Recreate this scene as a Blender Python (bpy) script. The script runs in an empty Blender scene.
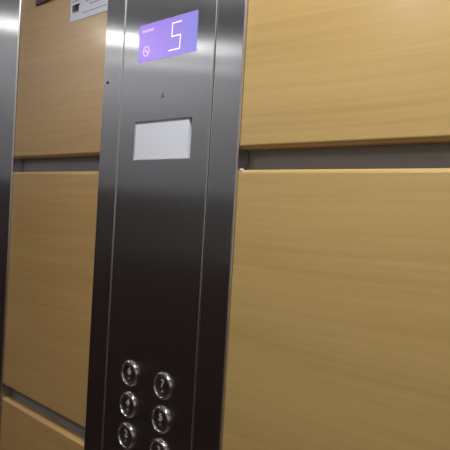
import bpy, bmesh, math, random
from mathutils import Vector, Matrix

# ------------------------------------------------------------------ camera, world, exposure
SC = bpy.context.scene
COL = SC.collection
CAM_H = 1.45                                   # eye height of the photographer
YAW, PITCH, ROLL, FPX = 0.7354845, -0.0246830, 0.0592922, 550.0
_f = Vector((-math.sin(YAW) * math.cos(PITCH), math.cos(YAW) * math.cos(PITCH), math.sin(PITCH)))
_r = Vector((math.cos(YAW), math.sin(YAW), 0))
_u = _r.cross(_f)
_r2 = _r * math.cos(ROLL) + _u * math.sin(ROLL)
_u2 = -_r * math.sin(ROLL) + _u * math.cos(ROLL)
cam_d = bpy.data.cameras.new('camera')
cam_d.sensor_width = 36.0
cam_d.lens = FPX / 450.0 * 36.0
cam_d.clip_start = 0.01
cam = bpy.data.objects.new('camera', cam_d)
COL.objects.link(cam)
M = Matrix((_r2, _u2, -_f)).transposed().to_4x4()
M.translation = Vector((0, -0.5, CAM_H))
cam.matrix_world = M
SC.camera = cam

world = bpy.data.worlds.new('world')
SC.world = world
world.use_nodes = True
world.node_tree.nodes['Background'].inputs[0].default_value = (0.02, 0.02, 0.02, 1)
world.node_tree.nodes['Background'].inputs[1].default_value = 1.0
SC.view_settings.view_transform = 'Standard'
SC.view_settings.look = 'None'
SC.view_settings.gamma = 1.0
SC.view_settings.use_curve_mapping = False
SC.view_settings.exposure = 0.0
LAMP_POWER = 420.0                              # emission of a downlight lens
LAMPS = [(-2.20, -1.10, 0.46), (-0.18, -0.37, 1.42), (-0.78, -1.17, 0.38), (-2.30, -1.58, 0.14)]

# cab size (metres); y = 0 is the face of the wood panels, the cab lies at y < 0
X0, X1, YB, ZC = -2.45, 0.60, -1.72, 2.25

# ------------------------------------------------------------------ materials
def new_mat(name):
    m = bpy.data.materials.new(name)
    m.use_nodes = True
    nt = m.node_tree
    return m, nt, nt.nodes['Principled BSDF']

def plain(name, rgb, rough=0.5, metal=0.0, emit=None, strength=0.0, coat=0.0):
    m, nt, b = new_mat(name)
    b.inputs['Base Color'].default_value = (*rgb, 1)
    b.inputs['Roughness'].default_value = rough
    b.inputs['Metallic'].default_value = metal
    b.inputs['Coat Weight'].default_value = coat
    if emit:
        b.inputs['Emission Color'].default_value = (*emit, 1)
        b.inputs['Emission Strength'].default_value = strength
    return m

def brushed(name, rgb, rough, aniso=0.9, streak=0.06):
    """stainless steel with vertical hairlines: highlights spread sideways"""
    m, nt, b = new_mat(name)
    N, L = nt.nodes, nt.links
    b.inputs['Metallic'].default_value = 1.0
    b.inputs['Anisotropic'].default_value = aniso
    geo = N.new('ShaderNodeNewGeometry')
    tc = N.new('ShaderNodeTexCoord')
    mp = N.new('ShaderNodeMapping')
    mp.inputs['Scale'].default_value = (900, 900, 6)
    no = N.new('ShaderNodeTexNoise')
    no.inputs['Scale'].default_value = 1.0
    no.inputs['Detail'].default_value = 3
    L.new(tc.outputs['Object'], mp.inputs[0]); L.new(mp.outputs[0], no.inputs['Vector'])
    mr = N.new('ShaderNodeMapRange')
    mr.inputs['To Min'].default_value = rough - streak
    mr.inputs['To Max'].default_value = rough + streak
    L.new(no.outputs[0], mr.inputs[0]); L.new(mr.outputs[0], b.inputs['Roughness'])
    mx = N.new('ShaderNodeMix'); mx.data_type = 'RGBA'
    mx.inputs[6].default_value = tuple(c * 0.9 for c in rgb) + (1,)
    mx.inputs[7].default_value = tuple(min(1, c * 1.1) for c in rgb) + (1,)
    L.new(no.outputs[0], mx.inputs[0]); L.new(mx.outputs[2], b.inputs['Base Color'])
    cr = N.new('ShaderNodeVectorMath'); cr.operation = 'CROSS_PRODUCT'
    cr.inputs[1].default_value = (0, 0, 1)
    L.new(geo.outputs['Normal'], cr.inputs[0])
    L.new(cr.outputs[0], b.inputs['Tangent'])
    return m

def wood(name, light, dark, seed, coat=0.5):
    """beech veneer, grain running along the panel"""
    m, nt, b = new_mat(name)
    N, L = nt.nodes, nt.links
    geo = N.new('ShaderNodeNewGeometry')
    wob = N.new('ShaderNodeTexNoise')                      # slow wander of the grain lines
    wob.inputs['Scale'].default_value = 2.2
    wob.inputs['Detail'].default_value = 1
    ad = N.new('ShaderNodeVectorMath'); ad.operation = 'MULTIPLY_ADD'
    ad.inputs[1].default_value = (0, 0, 0.035)
    L.new(geo.outputs['Position'], wob.inputs['Vector'])
    L.new(wob.outputs['Color'], ad.inputs[0]); L.new(geo.outputs['Position'], ad.inputs[2])
    def layer(scale, detail, off):
        mp = N.new('ShaderNodeMapping')
        mp.inputs['Scale'].default_value = scale
        mp.inputs['Location'].default_value = (seed * 1.7 + off, off, seed * 2.3)
        t = N.new('ShaderNodeTexNoise')
        t.inputs['Scale'].default_value = 1.0
        t.inputs['Detail'].default_value = detail
        t.inputs['Roughness'].default_value = 0.6
        L.new(ad.outputs[0], mp.inputs[0]); L.new(mp.outputs[0], t.inputs['Vector'])
        return t.outputs[0]
    broad = layer((1.2, 1.2, 16), 3, 0.0)
    line = layer((2.6, 2.6, 130), 4, 5.0)
    fleck = layer((70, 70, 700), 2, 9.0)
    def math2(op, a, b_):
        n = N.new('ShaderNodeMath'); n.operation = op
        for i, v in enumerate((a, b_)):
            if isinstance(v, (int, float)): n.inputs[i].default_value = v
            else: L.new(v, n.inputs[i])
        return n.outputs[0]
    s = math2('ADD', math2('MULTIPLY', broad, 0.40), math2('ADD', math2('MULTIPLY', line, 0.48), math2('MULTIPLY', fleck, 0.12)))
    ramp = N.new('ShaderNodeValToRGB')
    ramp.color_ramp.elements[0].position = 0.36
    ramp.color_ramp.elements[0].color = (*dark, 1)
    ramp.color_ramp.elements[1].position = 0.60
    ramp.color_ramp.elements[1].color = (*light, 1)
    L.new(s, ramp.inputs[0]); L.new(ramp.outputs[0], b.inputs['Base Color'])
    b.inputs['Roughness'].default_value = 0.33
    b.inputs['Coat Weight'].default_value = coat
    b.inputs['Coat Roughness'].default_value = 0.17
    return m

STEEL = brushed('brushed_steel', (0.52, 0.527, 0.55), 0.235, 1.0, 0.04)
BACKING = plain('grey_painted_backing', (0.255, 0.27, 0.295), 0.36)
STEEL_EDGE = plain('cut_steel_edge', (0.78, 0.77, 0.78), 0.28, 1.0)
CHROME = plain('polished_chrome', (0.80, 0.79, 0.77), 0.07, 1.0)
CAP = plain('dark_steel_cap', (0.30, 0.295, 0.29), 0.30, 1.0)
NUMERAL = plain('etched_numeral', (0.62, 0.62, 0.60), 0.45, 0.3)
WOOD = wood('beech_veneer', (0.60, 0.412, 0.162), (0.505, 0.335, 0.124), 1.0)
WOOD_DIM = wood('beech_veneer_dim_side', (0.58, 0.368, 0.145), (0.490, 0.300, 0.110), 2.0)  # same beech; red cast of the dimmer left side put into the colour
DARKWOOD = wood('dark_brown_laminate', (0.135, 0.092, 0.080), (0.090, 0.062, 0.054), 4.0, 0.1)
FLOOR_M = plain('dark_vinyl_floor', (0.17, 0.115, 0.105), 0.4)
MIDGREY = plain('mid_grey_laminate', (0.22, 0.215, 0.215), 0.45)
GREY = plain('light_grey_laminate', (0.50, 0.50, 0.52), 0.45)
CEIL_M = plain('ceiling_paint', (0.82, 0.85, 0.92), 0.5)
CARD = plain('white_card', (0.84, 0.88, 0.97), 0.45)
SLOT = plain('dark_recess', (0.05, 0.05, 0.05), 0.6)
PAPER = plain('label_paper', (0.72, 0.74, 0.84), 0.4)
INK = plain('black_ink', (0.02, 0.02, 0.035), 0.5)
BLUE_INK = plain('blue_ink', (0.22, 0.23, 0.42), 0.5)
BROWN = plain('brown_patch', (0.055, 0.032, 0.018), 0.45)
DARK = plain('dark_mark', (0.03, 0.028, 0.028), 0.6)
WHITE_CHIP = plain('bare_white_core', (0.85, 0.83, 0.80), 0.6)
GLYPH = plain('lit_glyph', (0.1, 0.1, 0.1), 0.5, 0, (1.0, 0.93, 1.0), 1.05)
GLYPH_PINK = plain('lit_pink_glyph', (0.1, 0.1, 0.1), 0.5, 0, (1.0, 0.62, 0.98), 0.95)
LAMP_COLOUR = (1.0, 0.985, 0.965)

SCREEN, _nt, _b = new_mat('lit_violet_screen')              # the panel's own backlight, violet to periwinkle
_b.inputs['Base Color'].default_value = (0.02, 0.015, 0.03, 1)
_b.inputs['Roughness'].default_value = 0.25
_tc = _nt.nodes.new('ShaderNodeTexCoord')
_sp = _nt.nodes.new('ShaderNodeSeparateXYZ')
_rp = _nt.nodes.new('ShaderNodeValToRGB')
_rp.color_ramp.elements[0].color = (0.37, 0.21, 0.85, 1)
_rp.color_ramp.elements[1].color = (0.31, 0.30, 0.84, 1)
_e = _rp.color_ramp.elements.new(0.45); _e.color = (0.38, 0.25, 0.86, 1)
_nt.links.new(_tc.outputs['Generated'], _sp.inputs[0])
_nt.links.new(_sp.outputs[0], _rp.inputs[0])
_nt.links.new(_rp.outputs[0], _b.inputs['Emission Color'])
_b.inputs['Emission Strength'].default_value = 0.92

# ------------------------------------------------------------------ mesh helpers
def link(name, bm, mat, parent=None, smooth=False, loc=None):
    me = bpy.data.meshes.new(name)
    bmesh.ops.recalc_face_normals(bm, faces=bm.faces)
    bm.to_mesh(me); bm.free()
    if smooth:
        for p in me.polygons: p.use_smooth = True
    me.materials.append(mat)
    o = bpy.data.objects.new(name, me)
    COL.objects.link(o)
    if parent: o.parent = parent
    if loc: o.location = loc
    return o

def box(bm, x0, x1, y0, y1, z0, z1):
    v = [bm.verts.new(p) for p in ((x0, y0, z0), (x1, y0, z0), (x1, y1, z0), (x0, y1, z0),
                                   (x0, y0, z1), (x1, y0, z1), (x1, y1, z1), (x0, y1, z1))]
    for q in ((0, 1, 2, 3), (4, 5, 6, 7), (0, 1, 5, 4), (1, 2, 6, 5), (2, 3, 7, 6), (3, 0, 4, 7)):
        bm.faces.new([v[i] for i in q])
    return bm

def mbox(*a): return box(bmesh.new(), *a)

def bevel(o, w, seg=3, ang=40, edge=None):
    m = o.modifiers.new('bevel', 'BEVEL')
    if edge:
        o.data.materials.append(edge); m.material = 1
    m.width = w; m.segments = seg; m.limit_method = 'ANGLE'; m.angle_limit = math.radians(ang)
    for p in o.data.polygons: p.use_smooth = True
    n = o.modifiers.new('normals', 'WEIGHTED_NORMAL'); n.keep_sharp = True
    return o

def pierced_plate(xs, zs, holes, y0, y1):
    """plate between y0 (front) and y1 (back) with rectangular openings; holes = cells (i, k) left out"""
    bm = bmesh.new()
    V = {}
    def v(i, k):
        if (i, k) not in V: V[i, k] = bm.verts.new((xs[i], y0, zs[k]))
        return V[i, k]
    for i in range(len(xs) - 1):
        for k in range(len(zs) - 1):
            if (i, k) not in holes:
                bm.faces.new((v(i, k), v(i + 1, k), v(i + 1, k + 1), v(i, k + 1)))
    r = bmesh.ops.extrude_face_region(bm, geom=bm.faces[:])
    bmesh.ops.translate(bm, verts=[g for g in r['geom'] if isinstance(g, bmesh.types.BMVert)], vec=(0, y1 - y0, 0))
    return bm

def lathe(profile, n=48):
    """profile (radius, y): revolved about the local Y axis"""
    bm = bmesh.new()
    rings = []
    for r, y in profile:
        if r < 1e-6: rings.append([bm.verts.new((0, y, 0))])
        else: rings.append([bm.verts.new((r * math.cos(2 * math.pi * i / n), y, r * math.sin(2 * math.pi * i / n))) for i in range(n)])
    for a, b in zip(rings, rings[1:]):
        for i in range(n):
            j = (i + 1) % n
            if len(a) == 1: bm.faces.new((a[0], b[i], b[j]))
            elif len(b) == 1: bm.faces.new((a[i], a[j], b[0]))
            else: bm.faces.new((a[i], a[j], b[j], b[i]))
    return bm

def stroke(bm, pts, w, y0, y1):
    """thick polyline in the XZ plane made of overlapping bars"""
    for (xa, za), (xb, zb) in zip(pts, pts[1:]):
        d = Vector((xb - xa, zb - za)); d.normalize(); n = Vector((-d.y, d.x)) * w / 2
        e = d * w / 2
        c = [(xa - e.x - n.x, za - e.y - n.y), (xb + e.x - n.x, zb + e.y - n.y), (xb + e.x + n.x, zb + e.y + n.y), (xa - e.x + n.x, za - e.y + n.y)]
        f = [bm.verts.new((x, y0, z)) for x, z in c]; k = [bm.verts.new((x, y1, z)) for x, z in c]
        bm.faces.new(f); bm.faces.new(k)
        for i in range(4):
            j = (i + 1) % 4
            bm.faces.new((f[i], f[j], k[j], k[i]))
    return bm

def empty(name, loc):
    o = bpy.data.objects.new(name, None)
    COL.objects.link(o); o.location = loc
    o.empty_display_size = 0.05
    return o

def tag(o, label, cat, group=None, kind='thing'):
    o['label'] = label; o['category'] = cat; o['kind'] = kind
    if group: o['group'] = group
    return o

def struct(name, bm, mat):
    o = link(name, bm, mat); o['kind'] = 'structure'
    return o

# ------------------------------------------------------------------ cab shell
T = 0.03
H_SPLIT = 1.53                                # unseen far walls: light above, dark below, chosen for the steel reflections
BACK = 0.018                                  # the steel sheet behind the wood panels
struct('wall_back', mbox(X0, X1, BACK + 0.0005, BACK + T, 0, ZC), BACKING)
struct('wall_left', mbox(X0 - T, X0, YB, BACK + T, 0, ZC), DARKWOOD)
struct('unseen_panel_2', mbox(X0, X0 + 0.012, YB + 0.02, -0.05, H_SPLIT, ZC - 0.02), GREY)   # unseen light panel of the end wall, added for sheen on left wood
struct('wall_right', mbox(X1, X1 + T, YB, BACK + T, 0, ZC), DARKWOOD)
struct('unseen_panel_3', mbox(X1 - 0.012, X1, YB + 0.02, -0.05, H_SPLIT - 0.33, ZC - 0.02), GREY)  # unseen light panel, so that the steel edges reflect a pale wall
struct('wall_front', mbox(X0, X1, YB - T, YB, 0, ZC), DARKWOOD)
struct('floor', mbox(X0 - T, X1 + T, YB - T, BACK + T, -T, 0), FLOOR_M)
struct('ceiling', mbox(X0 - T, X1 + T, YB - T, BACK + T, ZC, ZC + T), CEIL_M)
struct('baseboard_front', mbox(X0, X1, YB, YB + 0.012, 0, 0.10), STEEL)
struct('unseen_panel_1', mbox(X0 + 0.014, X1, YB, YB + 0.015, H_SPLIT, ZC - 0.02), GREY)       # unseen light frieze over the front wall, for grey reflections in the steel

struct('unseen_panel_4', mbox(X0 + 0.014, X1, YB, YB + 0.014, 1.17, H_SPLIT - 0.001), MIDGREY)              # unseen mid grey step, added to soften the tone jump in the steel

# ------------------------------------------------------------------ ceiling lamps
for i, (lx, ly, k) in enumerate(LAMPS):
    d = empty('downlight', (lx, ly, ZC))
    tag(d, ('round ceiling downlight at the far left end of the cab', 'round ceiling downlight close to the wood panelled wall',
            'round ceiling downlight near the middle of the cab',
            'dimmer round ceiling downlight in the far corner')[i], 'light', 'ceiling downlights')
    def flip(bm):
        bmesh.ops.rotate(bm, verts=bm.verts, matrix=Matrix.Rotation(math.radians(90), 3, 'X')); return bm
    ring = flip(lathe([(0.042, -0.001), (0.046, 0.004), (0.056, 0.003), (0.060, -0.001)]))
    bmesh.ops.scale(ring, verts=ring.verts, vec=(1, 1, -1))
    link('trim_ring', ring, CHROME, d, True)
    lens = flip(lathe([(0.0, 0.003), (0.042, 0.003), (0.042, 0.0)], 32))
    bmesh.ops.scale(lens, verts=lens.verts, vec=(1, 1, -1))
    link('lens', lens, plain('lit_lens', (0.9, 0.9, 0.9), 0.4, 0, LAMP_COLOUR, LAMP_POWER * k), d)

# ------------------------------------------------------------------ wood panels
H = CAM_H
PANEL_L = (-0.9978, -0.7190)                    # between the two steel columns
PANEL_R = (-0.4354, 0.58)
ROWS = {'upper': (H + 0.0765, ZC - 0.03), 'tall': (H - 0.3555, H + 0.0513), 'low': (0.06, H - 0.3795)}
def wood_panel(xr, row, label):
    z0, z1 = ROWS[row]
    bm = mbox(xr[0], xr[1], 0.0, BACK, z0, z1)          # post-formed: only the long front edges are rounded
    ed = [e for e in bm.edges if all(abs(v.co.y) < 1e-6 for v in e.verts) and abs(e.verts[0].co.z - e.verts[1].co.z) < 1e-6]
    bmesh.ops.bevel(bm, geom=ed, offset=0.0052, segments=8, profile=0.5, affect='EDGES')
    o = link('wood_panel', bm, WOOD_DIM if xr is PANEL_L else WOOD)
    for p in o.data.polygons: p.use_smooth = True
    n = o.modifiers.new('normals', 'WEIGHTED_NORMAL'); n.keep_sharp = True
    o.data.set_sharp_from_angle(angle=math.radians(40))
    return tag(o, label, 'wall panel', 'beech wall panels')
wood_panel(PANEL_L, 'upper', 'narrow beech wall panel carrying the white paper sticker')
wood_panel(PANEL_L, 'tall', 'narrow beech wall panel between two steel columns, under the stickered one')
wood_panel(PANEL_L, 'low', 'lowest narrow beech wall panel beside the button column, under a slanting gap')
wood_panel(PANEL_R, 'upper', 'wide beech wall panel right of the violet display, above the steel gap')
tall_r = wood_panel(PANEL_R, 'tall', 'wide beech wall panel right of the buttons, below the steel gap')
wood_panel(PANEL_R, 'low', 'lowest wide beech wall panel right of the button column')
chip = link('corner_chip', mbox(-0.4335, -0.4305, -0.0006, 0.004, H + 0.0490, H + 0.0525), WHITE_CHIP, tall_r)
bevel(chip, 0.0008, 2)
chip['label'] = 'white chip on the top corner'

# ------------------------------------------------------------------ far steel column
colm = link('steel_column', mbox(-1.17, -0.998, -0.0038, BACK, 0.0, ZC), STEEL)
bevel(colm, 0.0020, 3, edge=STEEL_EDGE)
tag(colm, 'plain brushed steel column at the left edge, without any buttons', 'column')

# ------------------------------------------------------------------ control panel
CY = -0.0038                                   # face of the panel
cop = empty('control_panel', (-0.5735, BACK, 0))
tag(cop, 'tall brushed steel lift control panel with violet display and two columns of buttons', 'control panel')
def cpart(name, bm, mat, parent=cop, smooth=False):
    """mesh given in world coordinates, parented to the panel"""
    bmesh.ops.translate(bm, verts=bm.verts, vec=-cop.location)
    return link(name, bm, mat, parent, smooth)
XL0, XL1, XR0, XR1 = -0.7186, -0.6703, -0.4843, -0.4356
bevel(cpart('side_strip', mbox(XL0, XL1 - 0.0012, CY, BACK, 0.0, ZC), STEEL), 0.0019, 4, edge=STEEL_EDGE)
bevel(cpart('side_strip', mbox(XR0 + 0.0012, XR1, CY, BACK, 0.0, ZC), STEEL), 0.0019, 4, edge=STEEL_EDGE)
DX0, DX1, DZ0, DZ1 = -0.6342, -0.5182, H + 0.2056, H + 0.2560       # display opening
KX0, KX1, KZ0, KZ1 = -0.6350, -0.5242, H + 0.0668, H + 0.1192       # card opening
xs = [XL1, DX0, DX1, XR0]
zs = [0.0, KZ0, KZ1, DZ0, DZ1, ZC]
plate = cpart('face_plate', pierced_plate(xs, zs, {(1, 1)}, CY, 0.004), STEEL)
bevel(plate, 0.0012, 3, edge=STEEL_EDGE)
cpart('backing_box', mbox(XL1 - 0.0011, XR0 + 0.0011, 0.0045, BACK, 0.002, ZC - 0.002), SLOT)

# display
scr = cpart('display_screen', mbox(DX0 - 0.0012, DX1 + 0.0012, CY - 0.0004, CY, DZ0 - 0.0012, DZ1 + 0.0012), SCREEN)
scr['label'] = 'lit violet floor display'
YF, YG = CY - 0.0006, CY - 0.0002
cpart('floor_digit', stroke(bmesh.new(), [(-0.5478, H + 0.2486), (-0.5649, H + 0.2486), (-0.5654, H + 0.2309), (-0.5481, H + 0.2309), (-0.5487, H + 0.2126), (-0.5694, H + 0.2126)],
                            0.0019, YF, YG), GLYPH, scr)
tb = bmesh.new()
random.seed(5)
for k in range(7):                            # the tiny heading, too small to read
    x = -0.6277 + k * 0.0036
    stroke(tb, [(x, H + 0.2462), (x, H + 0.2492)], 0.0008, YF, YG)
    stroke(tb, [(x, H + (0.2492, 0.2477, 0.2462)[k % 3]), (x + 0.0021, H + (0.2492, 0.2477, 0.2462)[k % 3])], 0.0008, YF, YG)
    stroke(tb, [(x + 0.0021, H + 0.2462), (x + 0.0021, H + 0.2490)], 0.0006, YF, YG)
cpart('heading_text', tb, GLYPH_PINK, scr)
ib = bmesh.new()
icx, icz, ir = -0.6179, H + 0.2190, 0.0066
ring_pts = [(icx + ir * math.cos(a * math.pi / 12), icz + ir * math.sin(a * math.pi / 12)) for a in range(25)]
stroke(ib, ring_pts, 0.0013, YF, YG)
stroke(ib, [(icx - 0.0040, icz + 0.0040), (icx + 0.0040, icz - 0.0040)], 0.0013, YF, YG)
stroke(ib, [(icx - 0.0038, icz - 0.0004), (icx + 0.0038, icz - 0.0004)], 0.0014, YF, YG)
cpart('no_smoking_symbol', ib, GLYPH_PINK, scr)

# white card behind its opening
card = cpart('notice_card', mbox(KX0 + 0.0003, KX1 - 0.0003, CY + 0.0018, 0.0044, KZ0 + 0.0003, KZ1 - 0.0003), CARD)
card['label'] = 'blank white card in a recessed slot'

# small marks on the steel
sb = bmesh.new()
stroke(sb, [(-0.5778, H + 0.1565), (-0.5778, H + 0.1520), (-0.5748, H + 0.1505)], 0.0011, CY - 0.0002, CY + 0.0001)
stroke(sb, [(-0.5818, H + 0.1502), (-0.5804, H + 0.1514)], 0.0010, CY - 0.0002, CY + 0.0001)
mk = cpart('scuff_mark', sb, DARK)
mk['label'] = 'small dark scuff under the display'
sc_bm = lathe([(0.0, -0.0012), (0.0020, -0.0010), (0.0026, 0.0), (0.0026, 0.0005)], 20)
bmesh.ops.translate(sc_bm, verts=sc_bm.verts, vec=(-0.7068, CY, H + 0.1850))
cpart('screw', sc_bm, DARK, smooth=True)

# buttons
def glyph_mesh(txt, size):
    cu = bpy.data.curves.new('numeral', 'FONT')
    cu.body = txt; cu.size = size; cu.align_x = 'CENTER'; cu.align_y = 'CENTER'
    cu.extrude = 0.0003; cu.offset = 0.00025
    t = bpy.data.objects.new('tmp', cu); COL.objects.link(t)
    me = bpy.data.meshes.new_from_object(t.evaluated_get(bpy.context.evaluated_depsgraph_get()))
    bpy.data.objects.remove(t); bpy.data.curves.remove(cu)
    me.transform(Matrix.Rotation(math.radians(90), 4, 'X'))
    me.materials.clear(); me.materials.append(NUMERAL)
    return me
BEZEL = lathe([(0.0184, 0.0), (0.0185, -0.0012), (0.0180, -0.0028), (0.0167, -0.0042), (0.0153, -0.0042), (0.0143, -0.0032), (0.0139, -0.0008), (0.0139, 0.0)], 64)
CAPM = lathe([(0.0138, 0.0), (0.0138, -0.0014), (0.0132, -0.0022), (0.0110, -0.0019), (0.0060, -0.0014), (0.0, -0.0012)], 64)
BZ = link('button', BEZEL, CHROME, smooth=True); CP = link('button_cap', CAPM, CAP, smooth=True)
BRAILLE = {'1': 'a', '2': 'ab', '3': 'ad', '4': 'ade', '5': 'ae', '6': 'abd', '7': 'abde'}
def braille_mesh(ch):
    bm = bmesh.new()
    # numeric sign then the letter cell: dots 1-2-3 down the left, 4-5-6 down the right
    cells = [{'c', 'd', 'e', 'f'}, set(BRAILLE[ch])]
    for ci, dots in enumerate(cells):
        for q, nm in enumerate('abcdef'):
            if nm in dots:
                s = bmesh.ops.create_uvsphere(bm, u_segments=8, v_segments=6, radius=0.00035)
                bmesh.ops.translate(bm, verts=s['verts'], vec=(-0.0024 + ci * 0.0034 + (q // 3) * 0.0014, 0, 0.0014 - (q % 3) * 0.0014))
    return bm
cols = (-0.6145, -0.5434)
rows = (H - 0.2386, H - 0.2842, H - 0.3290)
names = (('6', '7'), ('4', '5'), ('2', '3'))
first = True
for rz, pair in zip(rows, names):
    for cx, ch in zip(cols, pair):
        if first: b, c = BZ, CP; first = False
        else:
            b = BZ.copy(); COL.objects.link(b); c = CP.copy(); COL.objects.link(c)
        b.parent = cop; b.location = Vector((cx, CY, rz)) - cop.location
        b['label'] = 'round chrome floor button marked ' + ch
        c.parent = b; c.location = (0, 0, 0)
        n = bpy.data.objects.new('numeral', glyph_mesh(ch, 0.0150)); COL.objects.link(n)
        n.parent = b; n.location = (0, -0.0018, 0.0030)
        link('braille', braille_mesh(ch), NUMERAL, b, True, (0, -0.0016, -0.0075))

# ------------------------------------------------------------------ stickers on the narrow upper panel
st = empty('paper_sticker', (-0.78, 0, H + 0.29))
tag(st, 'white printed paper sticker on the narrow upper wood panel', 'sticker')
def spart(name, bm, mat):
    bmesh.ops.translate(bm, verts=bm.verts, vec=-st.location)
    return link(name, bm, mat, st)
SX0, SX1, SZ0, SZ1 = -0.8270, -0.7220, H + 0.2985, H + 0.3900
spart('sheet', mbox(SX0, SX1, -0.0006, -0.00001, SZ0, SZ1), PAPER)
lb = bmesh.new()
for k in range(4):                            # heavy printed block, unreadable at this size
    x = -0.8190 + k * 0.0048
    stroke(lb, [(x, H + 0.3165), (x, H + 0.3235)], (0.0042, 0.0034, 0.0048, 0.0040)[k], -0.0009, -0.0006)
    stroke(lb, [(x, H + 0.3240), (x + 0.0040, H + 0.3240)], 0.0022, -0.0009, -0.0006)
spart('printed_logo', lb, INK)
tbm = bmesh.new()
random.seed(3)
for z, xa, xb, w in ((H + 0.3320, -0.8220, -0.7240, 0.0016), (H + 0.3250, -0.7820, -0.7270, 0.0014), (H + 0.3190, -0.7700, -0.7440, 0.0014),
                     (H + 0.3130, -0.8170, -0.8010, 0.0014), (H + 0.3080, -0.7900, -0.7260, 0.0012), (H + 0.3410, -0.8200, -0.7260, 0.0018), (H + 0.3500, -0.8200, -0.7400, 0.0018)):
    x = xa
    while x < xb:
        ln = random.uniform(0.003, 0.009)
        stroke(tbm, [(x, z), (min(x + ln, xb), z)], w, -0.0009, -0.0006)
        x += ln + 0.0035
spart('printed_text', tbm, BLUE_INK)

pq = link('brown_patch', mbox(-0.9413, -0.8400, -0.003, -0.00001, H + 0.3500, H + 0.4200), BROWN)  # thin dark brown rectangle on the narrow upper panel
bevel(pq, 0.0008, 2)
tag(pq, 'dark brown plaque whose corner shows high up, beside the white paper sticker', 'patch')
